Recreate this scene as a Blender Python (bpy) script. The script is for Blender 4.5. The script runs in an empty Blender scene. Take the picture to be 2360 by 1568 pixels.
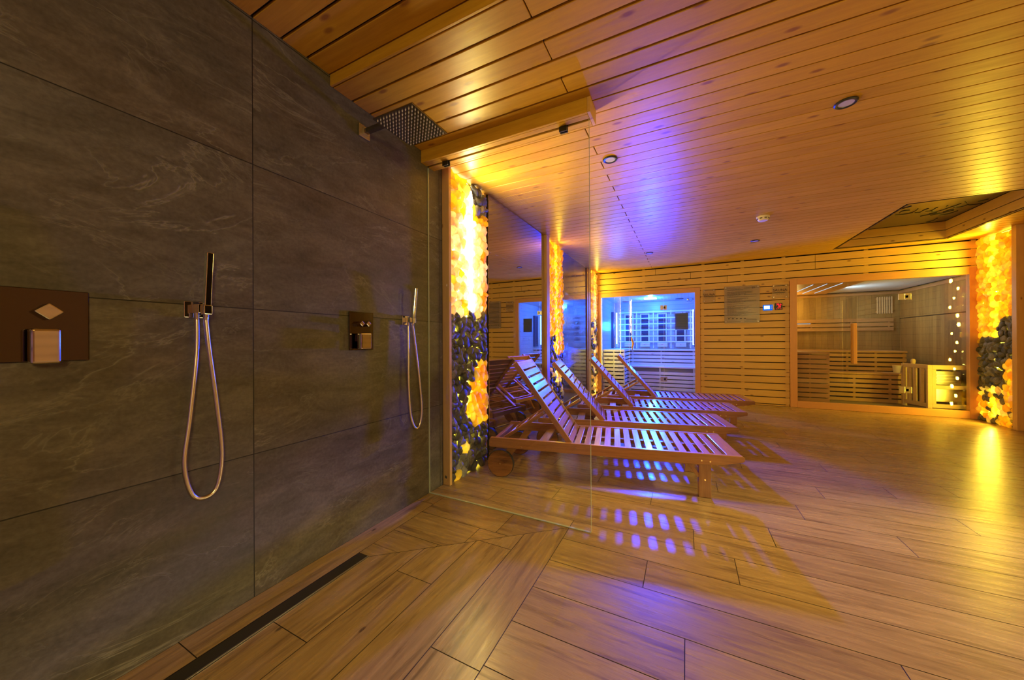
import bpy, math, random
from mathutils import Vector, Matrix
rnd = random.Random(7)
SC = bpy.context.scene
COL = SC.collection
PI = math.pi
ZC, ZU, YB = 2.332, 2.385, 6.70      # main ceiling, raised shower ceiling, sauna wall plane

# ------------------------------------------------------------------ mesh builder
class MB:
    def __init__(s): s.v=[]; s.f=[]; s.uv=[]; s.c=[]; s.sm=[]
    def quadset(s, vs, fs, uvs, col=None, smooth=False):
        b=len(s.v); s.v += [tuple(p) for p in vs]
        for f,u in zip(fs,uvs):
            s.f.append([b+i for i in f]); s.uv += u; s.c += [col or (1,1,1,1)]*len(f); s.sm.append(smooth)
    def obox(s, o, ex, ey, ez, col=None):
        o,ex,ey,ez=Vector(o),Vector(ex),Vector(ey),Vector(ez)
        if ex.cross(ey).dot(ez)<0: ex,ey=ey,ex
        P=[o,o+ex,o+ex+ey,o+ey,o+ez,o+ex+ez,o+ex+ey+ez,o+ey+ez]
        L=[ex.length,ey.length,ez.length]; m=L.index(max(L))
        cr=[(0,0,0),(1,0,0),(1,1,0),(0,1,0),(0,0,1),(1,0,1),(1,1,1),(0,1,1)]
        F=[(0,3,2,1),(4,5,6,7),(0,1,5,4),(2,3,7,6),(1,2,6,5),(3,0,4,7)]
        ru,rv=rnd.uniform(0,90),rnd.uniform(0,90); U=[]
        for k,f in enumerate(F):
            ax=[2,2,1,1,0,0][k]
            others=[a for a in (0,1,2) if a!=ax]
            if m in others: ua=m; va=[a for a in others if a!=m][0]
            else: ua,va=others
            U.append([(ru+cr[i][ua]*L[ua], rv+k*.37+cr[i][va]*L[va]) for i in f])
        s.quadset(P,F,U,col)
        return s
    def box(s,x0,x1,y0,y1,z0,z1,col=None):
        return s.obox((x0,y0,z0),(x1-x0,0,0),(0,y1-y0,0),(0,0,z1-z0),col)
    def bar(s,a,b,w,h,up=(0,0,1),col=None):
        a,b=Vector(a),Vector(b); d=(b-a); n=d.normalized(); r=n.cross(Vector(up)).normalized(); u=r.cross(n)
        return s.obox(a-r*w/2-u*h/2,d,r*w,u*h,col)
    def cyl(s,a,b,r,n=20,r2=None,smooth=True):
        a,b=Vector(a),Vector(b); d=(b-a).normalized(); r2=r if r2 is None else r2
        t=Vector((0,0,1)) if abs(d.z)<.9 else Vector((1,0,0)); p=d.cross(t).normalized(); q=d.cross(p)
        A=[a+(p*math.cos(2*PI*i/n)+q*math.sin(2*PI*i/n))*r for i in range(n)]
        B=[b+(p*math.cos(2*PI*i/n)+q*math.sin(2*PI*i/n))*r2 for i in range(n)]
        L=(b-a).length
        fs=[(i,(i+1)%n,n+(i+1)%n,n+i) for i in range(n)]
        us=[[(0,i*.02),(0,i*.02+.02),(L,i*.02+.02),(L,i*.02)] for i in range(n)]
        s.quadset(A+B,fs,us,None,smooth)
        ring=[(math.cos(2*PI*i/n),math.sin(2*PI*i/n)) for i in range(n)]
        s.quadset(A,[tuple(range(n))[::-1]],[[(x*r,y*r) for x,y in ring[::-1]]])
        s.quadset(B,[tuple(range(n))],[[(x*r2,y*r2) for x,y in ring]])
        return s
    def tube(s,pts,r,n=10):
        pts=[Vector(p) for p in pts]; rings=[]; prev=None
        for i,p in enumerate(pts):
            d=(pts[min(i+1,len(pts)-1)]-pts[max(i-1,0)]).normalized()
            if prev is None:
                t=Vector((0,0,1)) if abs(d.z)<.9 else Vector((1,0,0)); prev=d.cross(t).normalized()
            prev=(prev-d*prev.dot(d)).normalized(); q=d.cross(prev)
            rr=r[i] if isinstance(r,(list,tuple)) else r
            rings.append([p+(prev*math.cos(2*PI*k/n)+q*math.sin(2*PI*k/n))*rr for k in range(n)])
        V=[v for R in rings for v in R]; fs=[];us=[]
        for i in range(len(pts)-1):
            for k in range(n):
                k2=(k+1)%n; fs.append((i*n+k,i*n+k2,(i+1)*n+k2,(i+1)*n+k)); us.append([(i*.01,k*.01)]*4)
        s.quadset(V,fs,us,None,True)
        s.quadset(rings[0],[tuple(range(n))[::-1]],[[(0,0)]*n]); s.quadset(rings[-1],[tuple(range(n))],[[(0,0)]*n])
        return s
    def prism(s,poly,o,ex,ey,ez):
        """poly of 2-D points in ex,ey plane extruded by ez"""
        o,ex,ey,ez=Vector(o),Vector(ex),Vector(ey),Vector(ez); n=len(poly)
        A=[o+ex*x+ey*y for x,y in poly]; B=[p+ez for p in A]
        ru=rnd.uniform(0,90)
        fs=[tuple(range(n))[::-1],tuple(range(n,2*n))]
        us=[[(ru+poly[i][0],poly[i][1]) for i in range(n)][::-1],[(ru+x,y+.2) for x,y in poly]]
        for i in range(n):
            j=(i+1)%n; L=(Vector(poly[j])-Vector(poly[i])).length; H=ez.length
            fs.append((i,j,n+j,n+i)); us.append([(ru+poly[i][0],.5),(ru+poly[j][0],.5),(ru+poly[j][0],.5+H),(ru+poly[i][0],.5+H)])
        if ex.cross(ey).dot(ez)<0: fs=[f[::-1] for f in fs]; us=[u[::-1] for u in us]
        s.quadset(A+B,fs,us)
        return s
    def build(s,name,mat,parent=None,bevel=0,seg=2,label=None):
        me=bpy.data.meshes.new(name); me.from_pydata(s.v,[],s.f)
        uv=me.uv_layers.new(name='UVMap'); uv.data.foreach_set('uv',[x for u in s.uv for x in u])
        ca=me.color_attributes.new('tint','FLOAT_COLOR','CORNER'); ca.data.foreach_set('color',[x for c in s.c for x in c])
        me.polygons.foreach_set('use_smooth',s.sm)
        me.materials.append(mat); me.update()
        o=bpy.data.objects.new(name,me); COL.objects.link(o)
        if parent: o.parent=parent
        if bevel:
            m=o.modifiers.new('bevel','BEVEL'); m.width=bevel; m.segments=seg; m.limit_method='ANGLE'
        if label: o['label']=label
        return o

def thing(name,label,cat,loc=(0,0,0),rz=0,group=None):
    o=bpy.data.objects.new(name,None); COL.objects.link(o); o.empty_display_size=.1
    o.location=loc; o.rotation_euler=(0,0,rz); tag(o,label,cat,group); return o
def tag(o,label,cat,group=None):
    o['label']=label; o['category']=cat
    if group: o['group']=group
    return o
def struct(o,label=None):
    o['kind']='structure'
    if label: o['label']=label
    return o
def sroot(name,loc=(0,0,0)):
    o=bpy.data.objects.new(name,None); COL.objects.link(o); o.location=loc; o['kind']='structure'; return o
def dup_tree(o,parent=None):
    c=o.copy(); COL.objects.link(c)
    if parent: c.parent=parent
    for ch in list(o.children): dup_tree(ch,c)
    return c
def text_obj(name,body,mat,loc,size,parent=None,rot=(PI/2,0,0),extrude=.0006,spacing=1,align='CENTER'):
    cu=bpy.data.curves.new(name,'FONT'); cu.body=body; cu.size=size; cu.extrude=extrude
    cu.align_x=align; cu.align_y='CENTER'; cu.space_character=spacing
    t=bpy.data.objects.new(name+'_src',cu); COL.objects.link(t)
    dg=bpy.context.evaluated_depsgraph_get(); me=bpy.data.meshes.new_from_object(t.evaluated_get(dg))
    bpy.data.objects.remove(t); me.materials.clear(); me.materials.append(mat)
    o=bpy.data.objects.new(name,me); COL.objects.link(o); o.location=loc; o.rotation_euler=rot
    if parent: o.parent=parent
    return o

# ------------------------------------------------------------------ materials
class NT:
    def __init__(s,name):
        s.m=bpy.data.materials.new(name); s.m.use_nodes=True; s.t=s.m.node_tree; s.t.nodes.clear()
        s.out=s.n('ShaderNodeOutputMaterial')
    def n(s,ty,**kw):
        nd=s.t.nodes.new(ty)
        for k,v in kw.items():
            if k in nd.inputs: nd.inputs[k].default_value=v
            else: setattr(nd,k,v)
        return nd
    def l(s,a,b): s.t.links.new(a,b)
    def math(s,op,a,b=None,c=None,clamp=False):
        nd=s.n('ShaderNodeMath'); nd.operation=op; nd.use_clamp=clamp
        for i,x in enumerate((a,b,c)):
            if x is None: continue
            if isinstance(x,(int,float)): nd.inputs[i].default_value=x
            else: s.l(x,nd.inputs[i])
        return nd.outputs[0]
    def ramp(s,f,stops,interp='LINEAR'):
        nd=s.n('ShaderNodeValToRGB'); cr=nd.color_ramp; cr.interpolation=interp
        while len(cr.elements)<len(stops): cr.elements.new(.5)
        for e,(p,c) in zip(cr.elements,stops): e.position=p; e.color=(*c,1) if len(c)==3 else c
        s.l(f,nd.inputs[0]); return nd.outputs[0]
    def mix(s,f,a,b,mode='MIX'):
        nd=s.n('ShaderNodeMix'); nd.data_type='RGBA'; nd.blend_type=mode
        for i,x in ((0,f),(6,a),(7,b)):
            if isinstance(x,(int,float)): nd.inputs[i].default_value=x
            elif isinstance(x,tuple): nd.inputs[i].default_value=(*x,1)
            else: s.l(x,nd.inputs[i])
        return nd.outputs[2]
    def comb(s,x,y,z=0):
        nd=s.n('ShaderNodeCombineXYZ')
        for i,v in enumerate((x,y,z)):
            if isinstance(v,(int,float)): nd.inputs[i].default_value=v
            else: s.l(v,nd.inputs[i])
        return nd.outputs[0]
    def noise(s,vec,scale,detail=3,rough=.5,dist=0):
        nd=s.n('ShaderNodeTexNoise'); nd.inputs['Scale'].default_value=scale; nd.inputs['Detail'].default_value=detail
        nd.inputs['Roughness'].default_value=rough; nd.inputs['Distortion'].default_value=dist
        if vec is not None: s.l(vec,nd.inputs['Vector'])
        return nd.outputs['Fac']
    def sep(s,v):
        nd=s.n('ShaderNodeSeparateXYZ'); s.l(v,nd.inputs[0]); return nd.outputs
    def bump(s,h,strength,dist=.01):
        nd=s.n('ShaderNodeBump'); nd.inputs['Strength'].default_value=strength; nd.inputs['Distance'].default_value=dist
        s.l(h,nd.inputs['Height']); return nd.outputs[0]

def simple(name,col,rough=.5,metal=0,spec=None,emit=None,es=0,trans=0,coat=0):
    t=NT(name); p=t.n('ShaderNodeBsdfPrincipled'); p.inputs['Base Color'].default_value=(*col,1)
    p.inputs['Roughness'].default_value=rough; p.inputs['Metallic'].default_value=metal
    if spec is not None: p.inputs['Specular IOR Level'].default_value=spec
    if emit: p.inputs['Emission Color'].default_value=(*emit,1); p.inputs['Emission Strength'].default_value=es
    if coat: p.inputs['Coat Weight'].default_value=coat; p.inputs['Coat Roughness'].default_value=.15
    t.l(p.outputs[0],t.out.inputs[0]); return t.m

def wood(name,light,dark,rough=.4,knots=.0,grain=1.0,vary=.3,streak=None,coat=0,spec=.5,flake=0,knotcol=None,knotsize=.09,gs=14.):
    t=NT(name); uv=t.n('ShaderNodeUVMap').outputs[0]; x,y,_=t.sep(uv)
    # grain: noise stretched along the board
    g=t.noise(t.comb(t.math('MULTIPLY',x,1.3),t.math('MULTIPLY',y,gs)),3.2,5,.6,.35)
    fine=t.noise(t.comb(t.math('MULTIPLY',x,5.),t.math('MULTIPLY',y,160.)),3.,2,.5)
    big=t.noise(t.comb(t.math('MULTIPLY',x,.35),t.math('MULTIPLY',y,.9)),1.6,1,.5)
    f=t.math('ADD',t.math('MULTIPLY',t.math('SUBTRACT',g,.5),1.5*grain),t.math('MULTIPLY',t.math('SUBTRACT',fine,.5),.5*grain))
    f=t.math('ADD',f,t.math('MULTIPLY',t.math('SUBTRACT',big,.5),vary*3.))
    f=t.math('ADD',f,.45,clamp=True)
    c=t.ramp(f,[(0,light),(1,dark)])
    if streak:
        st=t.noise(t.comb(t.math('MULTIPLY',x,1.1),t.math('MULTIPLY',y,13.)),1.9,6,.68,.5)
        m=t.ramp(st,[(.52,(0,0,0)),(.66,(1,1,1))]); c=t.mix(t.math('MULTIPLY',m,.62),c,streak)
    if knots:
        vo=t.n('ShaderNodeTexVoronoi'); vo.voronoi_dimensions='2D'; vo.inputs['Scale'].default_value=1.; vo.inputs['Randomness'].default_value=1.
        t.l(t.comb(t.math('MULTIPLY',x,3.2),t.math('MULTIPLY',y,7.5)),vo.inputs['Vector'])
        k=t.ramp(vo.outputs['Distance'],[(knotsize*.55,(1,1,1)),(knotsize*1.35,(0,0,0))])
        pick=t.math('GREATER_THAN',t.sep(vo.outputs['Color'])[0],1-knots)
        km=t.math('MULTIPLY',k,pick); c=t.mix(t.math('MULTIPLY',km,.85),c,knotcol or tuple(v*.35 for v in dark))
    p=t.n('ShaderNodeBsdfPrincipled'); t.l(c,p.inputs['Base Color'])
    p.inputs['Specular IOR Level'].default_value=spec
    t.l(t.math('ADD',t.math('MULTIPLY',t.math('SUBTRACT',g,.5),.25),rough),p.inputs['Roughness'])
    if coat: p.inputs['Coat Weight'].default_value=coat; p.inputs['Coat Roughness'].default_value=.16
    t.l(t.bump(f,.12,.002),p.inputs['Normal'])
    t.l(p.outputs[0],t.out.inputs[0]); return t.m

def slate(name,base,vein,rough,y0=.788,z0=-.009,tile=(1.2,.5965),joint=.0018,veins=1.,spec=.5,ior=1.5):
    t=NT(name); P=t.n('ShaderNodeTexCoord').outputs['Object']; x,y,z=t.sep(P)
    u=t.math('DIVIDE',t.math('SUBTRACT',y,y0),tile[0]); v=t.math('DIVIDE',t.math('SUBTRACT',z,z0),tile[1])
    iu,iv=t.math('FLOOR',u),t.math('FLOOR',v); fu,fv=t.math('FRACT',u),t.math('FRACT',v)
    eu=t.math('MULTIPLY',t.math('MINIMUM',fu,t.math('SUBTRACT',1,fu)),tile[0]); ev=t.math('MULTIPLY',t.math('MINIMUM',fv,t.math('SUBTRACT',1,fv)),tile[1])
    edge=t.math('LESS_THAN',t.math('MINIMUM',eu,ev),joint)
    off=t.math('ADD',t.math('MULTIPLY',iu,7.3),t.math('MULTIPLY',iv,3.7))
    q=t.comb(t.math('ADD',y,off),t.math('ADD',z,t.math('MULTIPLY',off,.31)),off)
    # rotated, stretched coordinates so the cleft runs diagonally
    mp=t.n('ShaderNodeMapping'); mp.inputs['Rotation'].default_value=(0,0,math.radians(-32)); mp.inputs['Scale'].default_value=(.8,2.1,1)
    t.l(q,mp.inputs[0]); w=mp.outputs[0]
    cloud=t.noise(w,1.6,8,.62,.6); mid=t.noise(w,7,6,.65,.8); fine=t.noise(q,70,3,.6)
    n1=t.noise(w,1.35,6,.62,1.3); n2=t.noise(w,3.4,5,.6,1.6)
    v1=t.ramp(t.math('ABSOLUTE',t.math('SUBTRACT',n1,.5)),[(0,(1,1,1)),(.008,(.25,.25,.25)),(.022,(0,0,0))])
    v2=t.ramp(t.math('ABSOLUTE',t.math('SUBTRACT',n2,.47)),[(0,(1,1,1)),(.01,(.2,.2,.2)),(.026,(0,0,0))])
    mask=t.ramp(t.noise(q,2.1,3,.5),[(.46,(0,0,0)),(.64,(1,1,1))]); mask2=t.ramp(t.noise(w,2.9,2,.5),[(.5,(0,0,0)),(.68,(1,1,1))])
    vv=t.math('MAXIMUM',t.math('MULTIPLY',v1,mask),t.math('MULTIPLY',t.math('MULTIPLY',v2,mask2),.6))
    f=t.math('ADD',t.math('MULTIPLY',cloud,.5),t.math('ADD',t.math('MULTIPLY',mid,.55),t.math('MULTIPLY',fine,.30)))
    f=t.math('SUBTRACT',f,.145)
    b=base; c=t.ramp(f,[(.36,tuple(k*.55 for k in b)),(.52,b),(.72,tuple(min(1,k*1.75) for k in b))])
    warm=t.ramp(t.noise(w,1.1,3,.5),[(.4,(1,1,1)),(.7,(1.12,.98,.88))])
    c=t.mix(1.,c,warm,'MULTIPLY'); c=t.mix(t.math('MULTIPLY',vv,.55*veins),c,vein)
    c=t.mix(edge,c,(.006,.0055,.005))
    p=t.n('ShaderNodeBsdfPrincipled'); t.l(c,p.inputs['Base Color']); p.inputs['Specular IOR Level'].default_value=spec; p.inputs['IOR'].default_value=ior
    t.l(t.math('ADD',t.math('MULTIPLY',t.math('SUBTRACT',mid,.5),.3),rough),p.inputs['Roughness'])
    h=t.math('SUBTRACT',t.math('ADD',t.math('MULTIPLY',mid,.6),t.math('MULTIPLY',vv,-.5)),t.math('MULTIPLY',edge,1.5))
    t.l(t.bump(h,.35 if veins else .03,.004),p.inputs['Normal'])
    t.l(p.outputs[0],t.out.inputs[0]); return t.m

def glass(name,tint=(.96,.985,.97),ior=1.5,rough=0.):
    t=NT(name); a=t.n('ShaderNodeBsdfTransparent'); a.inputs[0].default_value=(*tint,1)
    g=t.n('ShaderNodeBsdfGlossy'); g.inputs['Roughness'].default_value=rough; g.inputs['Color'].default_value=(1,1,1,1)
    ge=t.n('ShaderNodeNewGeometry'); dp=t.n('ShaderNodeVectorMath'); dp.operation='DOT_PRODUCT'
    t.l(ge.outputs['Normal'],dp.inputs[0]); t.l(ge.outputs['Incoming'],dp.inputs[1])
    f0=((ior-1)/(ior+1))**2; c1=t.math('SUBTRACT',1,t.math('ABSOLUTE',dp.outputs['Value']),clamp=True)
    fr=t.math('ADD',f0,t.math('MULTIPLY',t.math('POWER',c1,5.),1-f0))
    m=t.n('ShaderNodeMixShader'); t.l(fr,m.inputs[0]); t.l(a.outputs[0],m.inputs[1]); t.l(g.outputs[0],m.inputs[2])
    t.l(m.outputs[0],t.out.inputs[0]); return t.m

def milky(name,tint,dcol,fac):
    m=glass(name,tint,1.25,.2); nt=m.node_tree; out=[n for n in nt.nodes if n.type=='OUTPUT_MATERIAL'][0]
    src=out.inputs[0].links[0].from_socket; d=nt.nodes.new('ShaderNodeBsdfDiffuse'); d.inputs[0].default_value=(*dcol,1)
    x=nt.nodes.new('ShaderNodeMixShader'); x.inputs[0].default_value=fac
    nt.links.new(src,x.inputs[1]); nt.links.new(d.outputs[0],x.inputs[2]); nt.links.new(x.outputs[0],out.inputs[0]); return m

def emis(name,col,s):
    t=NT(name); e=t.n('ShaderNodeEmission'); e.inputs[0].default_value=(*col,1); e.inputs[1].default_value=s
    t.l(e.outputs[0],t.out.inputs[0]); return t.m

def salt_mat(name,glow):
    """translucent rock lit from behind, tint per stone"""
    t=NT(name); at=t.n('ShaderNodeAttribute'); at.attribute_name='tint'; P=t.n('ShaderNodeTexCoord').outputs['Object']
    n=t.noise(P,38,5,.65,.8); c=t.mix(t.math('MULTIPLY',t.ramp(n,[(.42,(0,0,0)),(.7,(1,1,1))]),.5),at.outputs['Color'],(.95,.54,.05))
    tr=t.n('ShaderNodeBsdfTranslucent'); t.l(c,tr.inputs[0])
    d=t.n('ShaderNodeBsdfPrincipled'); t.l(c,d.inputs['Base Color']); d.inputs['Roughness'].default_value=.45; d.inputs['Specular IOR Level'].default_value=.2
    t.l(c,d.inputs['Emission Color']); d.inputs['Emission Strength'].default_value=glow
    b=t.bump(n,.5,.006); t.l(b,tr.inputs['Normal']); t.l(b,d.inputs['Normal'])
    m=t.n('ShaderNodeMixShader'); m.inputs[0].default_value=.4; t.l(tr.outputs[0],m.inputs[1]); t.l(d.outputs[0],m.inputs[2])
    t.l(m.outputs[0],t.out.inputs[0]); return t.m
def rock_mat():
    t=NT('grey_rock'); at=t.n('ShaderNodeAttribute'); at.attribute_name='tint'; P=t.n('ShaderNodeTexCoord').outputs['Object']
    n=t.noise(P,55,6,.7,.6); c=t.mix(1.,at.outputs['Color'],t.ramp(n,[(.35,(.45,.45,.45)),(.7,(1.5,1.5,1.45))]),'MULTIPLY')
    d=t.n('ShaderNodeBsdfPrincipled'); t.l(c,d.inputs['Base Color']); d.inputs['Roughness'].default_value=.42
    t.l(t.bump(n,.7,.006),d.inputs['Normal']); t.l(d.outputs[0],t.out.inputs[0]); return t.m

PINE=(.72,.41,.045); PINED=(.48,.24,.018)
M={}
M['pine']=wood('pine_board',PINE,PINED,rough=.32,knots=.38,grain=.9,vary=.35,knotcol=(.28,.10,.025),spec=.5,knotsize=.085)
M['pine_wall']=wood('pine_wall_board',(.82,.54,.13),(.64,.38,.07),rough=.40,knots=.3,grain=.7,vary=.3,knotcol=(.25,.10,.03),knotsize=.07)
M['frame']=wood('planed_pine_frame',(.74,.38,.14),(.62,.29,.09),rough=.35,grain=.6,vary=.15)
M['post']=wood('pine_post',(.72,.44,.15),(.56,.30,.08),rough=.42,knots=.3,grain=.7,vary=.2,knotcol=(.22,.09,.02),knotsize=.05)
M['teak']=wood('teak',(.47,.20,.06),(.21,.075,.02),rough=.34,grain=1.1,vary=.45,spec=.6,gs=20,coat=.55)
M['wheelwood']=wood('teak_wheel',(.40,.16,.045),(.07,.02,.006),rough=.35,grain=1.3,vary=1.2,gs=9)
M['floor']=wood('oak_look_tile',(.44,.290,.120),(.21,.120,.045),rough=.29,grain=1.15,vary=.32,streak=(.10,.05,.022),knots=.10,knotcol=(.07,.035,.015),knotsize=.05,spec=.5,gs=16)
M['aspen']=wood('aspen_panel',(.42,.245,.06),(.28,.15,.035),rough=.5,grain=1.0,vary=.9,gs=9)
M['bench']=wood('bench_wood',(.56,.30,.11),(.42,.20,.065),rough=.45,grain=.8,vary=.4)
M['pale']=wood('pale_spruce',(.86,.80,.68),(.70,.62,.50),rough=.4,grain=.7,vary=.25,knots=.2,knotcol=(.4,.3,.2))
M['cabinwall']=wood('cabin_spruce',(.52,.49,.44),(.40,.37,.32),rough=.35,grain=.6,vary=.2,knots=.2,knotcol=(.25,.2,.15))
M['guard']=wood('guard_wood',(.80,.58,.28),(.70,.46,.20),rough=.45,grain=.6,vary=.2)
M['slate']=slate('dark_slate_tile',(.086,.077,.066),(.28,.255,.225),.46)
M['gloss']=slate('polished_dark_tile',(.045,.045,.048),(.1,.1,.1),.05,y0=4.63,z0=.011,veins=.2,spec=.5,ior=3.0)
M['chrome']=simple('chrome',(.62,.61,.62),.06,1)
M['chrome_plate']=simple('polished_steel_plate',(.10,.08,.07),.10,1)
M['headsteel']=simple('shower_steel',(.30,.28,.26),.13,1)
M['nozzle']=simple('silicone_nozzle',(.62,.56,.50),.4)
M['steel']=simple('brushed_steel',(.62,.56,.45),.32,1)
M['hinge']=simple('satin_steel',(.72,.66,.52),.28,1)
M['brass']=simple('brass_bolt',(.85,.62,.32),.22,1)
M['black']=simple('black_metal',(.012,.011,.01),.35)
M['darkmetal']=simple('dark_drain_steel',(.085,.075,.06),.33,.8)
M['backing']=simple('dark_backing',(.018,.011,.006),.9)
M['rubber']=simple('black_rubber',(.02,.018,.017),.6)
M['mirror']=simple('grey_mirror',(.62,.60,.60),.01,1)
M['glass']=glass('clear_glass')
M['glass_edge']=simple('glass_edge',(.45,.50,.42),.15,0,.8)
M['acryl']=milky('acrylic_plate',(.96,.95,.94),(.62,.50,.36),.16)
M['ink']=simple('dark_print',(.05,.035,.02),.6)
M['white']=simple('white_plastic',(.82,.76,.66),.4)
M['lens']=simple('frosted_lens',(.60,.58,.55),.25)
M['ring']=simple('anodised_ring',(.06,.065,.075),.3,.7)
M['panel']=simple('dark_ceiling_panel',(.085,.055,.03),.28)
M['heater']=simple('dark_carbon_heater',(.02,.03,.06),.5)
M['sheet']=simple('printed_sheet',(.10,.16,.28),.6)
M['ceilgrey']=wood('pale_sauna_ceiling',(.72,.66,.55),(.60,.54,.44),rough=.45,grain=.5,vary=.2)
M['grout']=simple('dark_grout',(.035,.022,.013),.8)
M['led_warm']=emis('warm_led_strip',(1,.80,.12),60)
M['led_hot']=emis('bright_led_strip',(1,.86,.60),50)
M['led_pale']=emis('pale_led_strip',(1,.84,.22),28)
M['backlight']=emis('amber_backlight',(1,.78,.05),4.6)
M['backlight_pale']=emis('pale_peach_backlight',(1,.82,.48),7)
M['salt']=salt_mat('amber_salt_rock',.10)
M['rock']=rock_mat()
M['tube']=emis('blue_white_tube',(.14,.30,1),9)
M['bluelamp']=emis('blue_ceiling_lamp',(.35,.55,1),7)
M['coolstrip']=emis('cool_led_slot',(.60,.80,1),1.1)
M['lcd']=emis('lcd_white',(.8,.92,1),3)
M['lcdblue']=emis('lcd_blue',(.0,.12,.75),1.1)
M['red']=emis('red_digits',(1,.01,.02),3)
M['hall']=emis('hall_lamp',(1,.86,.55),30)

# ------------------------------------------------------------------ camera
F_PX,YAW,PIT,ROL=795.43,.4675,.0012,-.0048
cam=bpy.data.cameras.new('camera'); cam.sensor_width=36; cam.lens=F_PX/2360*36; cam.clip_start=.02
co=bpy.data.objects.new('camera',cam); COL.objects.link(co)
fw=Vector((-math.sin(YAW)*math.cos(PIT),math.cos(YAW)*math.cos(PIT),math.sin(PIT)))
r_=Vector((math.cos(YAW),math.sin(YAW),0)); u_=r_.cross(fw)
Rr=r_*math.cos(ROL)+u_*math.sin(ROL); Uu=-r_*math.sin(ROL)+u_*math.cos(ROL)
co.matrix_world=Matrix(((Rr.x,Uu.x,-fw.x,1.5896),(Rr.y,Uu.y,-fw.y,0),(Rr.z,Uu.z,-fw.z,1.05),(0,0,0,1)))
SC.camera=co

# ------------------------------------------------------------------ floor
def clip(poly,edges):
    for (a,b,c) in edges:                      # keep a*x+b*y<=c
        out=[]; n=len(poly)
        for i in range(n):
            p,q=poly[i],poly[(i+1)%n]; dp=a*p[0]+b*p[1]-c; dq=a*q[0]+b*q[1]-c
            if dp<=0: out.append(p)
            if dp*dq<0:
                t=dp/(dp-dq); out.append((p[0]+(q[0]-p[0])*t,p[1]+(q[1]-p[1])*t))
        poly=out
        if len(poly)<3: return []
    return poly
fl=MB()
def planks(edges,along,x0,x1,y0,y1,pitch=.2,L=1.2,off=0.,g=.0016):
    """rows of planks in the box x0..x1,y0..y1 running along x or y, cut by half planes"""
    r0,r1=(y0,y1) if along=='x' else (x0,x1); l0,l1=(x0,x1) if along=='x' else (y0,y1)
    k=0; r=r0
    while r<r1-1e-4:
        s=l0-[0,.78,.41,1.02,.2,.62][(k+int(off))%6]; re=min(r+pitch,r1)
        while s<l1:
            a,b=max(s,l0),min(s+L,l1)
            if b-a>.01:
                P=[(a+g,r+g),(b-g,r+g),(b-g,re-g),(a+g,re-g)] if along=='x' else [(r+g,a+g),(re-g,a+g),(re-g,b-g),(r+g,b-g)]
                P=clip(P,[(e[0],e[1],e[2]-g*math.hypot(e[0],e[1])) for e in edges])
                if len(P)>2:
                    ru,rv=rnd.uniform(0,90),rnd.uniform(0,90)
                    uv=[(ru+p[0],rv+p[1]) if along=='x' else (ru+p[1],rv+p[0]) for p in P]
                    fl.quadset([(p[0],p[1],0) for p in P],[tuple(range(len(P)))],[uv])
            s+=L
        r=re; k+=1
m_=(1.87-1.186)/(1.0-.205)        # mitre slope
planks([],'x',1.0,9.4,-1.647,1.953,.2,off=3)
planks([],'x',0,9.4,1.953,6.7,.2,off=1)
planks([],'x',.0,1.0,1.87,1.953,.2)
planks([(-m_,1,1.186-m_*.205)],'y',.205,1.0,-1.65,1.87,.199)
planks([(m_,-1,-(1.186-m_*.205))],'x',.135,1.0,1.186,1.87,.228,L=.72,off=2)
planks([],'y',0,.135,-1.65,1.87,.135,off=4)
fl.build('floor',M['floor']); struct(bpy.data.objects['floor'])
g=MB(); g.box(-.1,9.5,-1.7,6.7,-.06,-.0012); struct(g.build('floor_screed',M['grout']))
# linear drain
dr=thing('linear_drain','long dark steel slot drain in the wood-look floor along the slate shower wall','drain',(.14,-1.6,0))
MB().box(.001,.059,0,2.77,-.0005,.0015).build('drain_cover',M['darkmetal'],dr)
MB().box(.059,.064,0,2.785,-.0005,.004).build('edge_trim',M['steel'],dr,label='bright steel edge of the drain')

# ------------------------------------------------------------------ ceiling
ce=MB()
def board(x0,x1,y0,y1,z,th=.014): ce.box(x0,x1,y0,y1,z,z+th)
def fill(x0,x1,y0,y1,z):
    """board clipped around the recess opening X 3.5..4.57, Y 4.66..6.47"""
    if y1<=4.66 or y0>=6.47: board(x0,x1,y0,y1,z); return
    a,b=3.50,4.57
    ys=[y0]+[q for q in (4.66,6.47) if y0<q<y1]+[y1]
    for p,q in zip(ys[:-1],ys[1:]):
        if q<=4.661 or p>=6.469: board(x0,x1,p,q,z)
        else:
            if x0<a: board(x0,min(x1,a),p,q,z)
            if x1>b: board(max(x0,b),x1,p,q,z)
y=1.135-.1165*24
while y<1.13:
    if y>-1.75: board(0,5.0,y+.0055,y+.1165-.0055,ZU)
    y+=.1165
ce.box(0,5.0,1.135,1.149,ZC,ZU+.014)                         # step down
y=1.149; k=0
while y<6.70:
    w=.1165 if y<1.84 else .1098
    e=min(y+w,6.70); gp=.0055 if y<1.84 else .0026
    if k%2==0: fill(0,1.045,y+gp,e-gp,ZC); fill(1.050,5.0,y+gp,e-gp,ZC)
    else: fill(0,5.0,y+gp,e-gp,ZC)
    y=e; k+=1
struct(ce.build('ceiling',M['pine'],bevel=.0022,seg=1))
bk=MB(); bk.box(-.1,5.1,-1.8,1.149,ZU+.015,ZU+.05)
for (a,b,c,d) in ((-.1,3.49,1.149,6.8),(4.58,5.1,1.149,6.8),(3.49,4.58,1.149,4.65),(3.49,4.58,6.48,6.8)): bk.box(a,b,c,d,ZC+.015,ZC+.05)
struct(bk.build('ceiling_deck',M['backing']))
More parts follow.
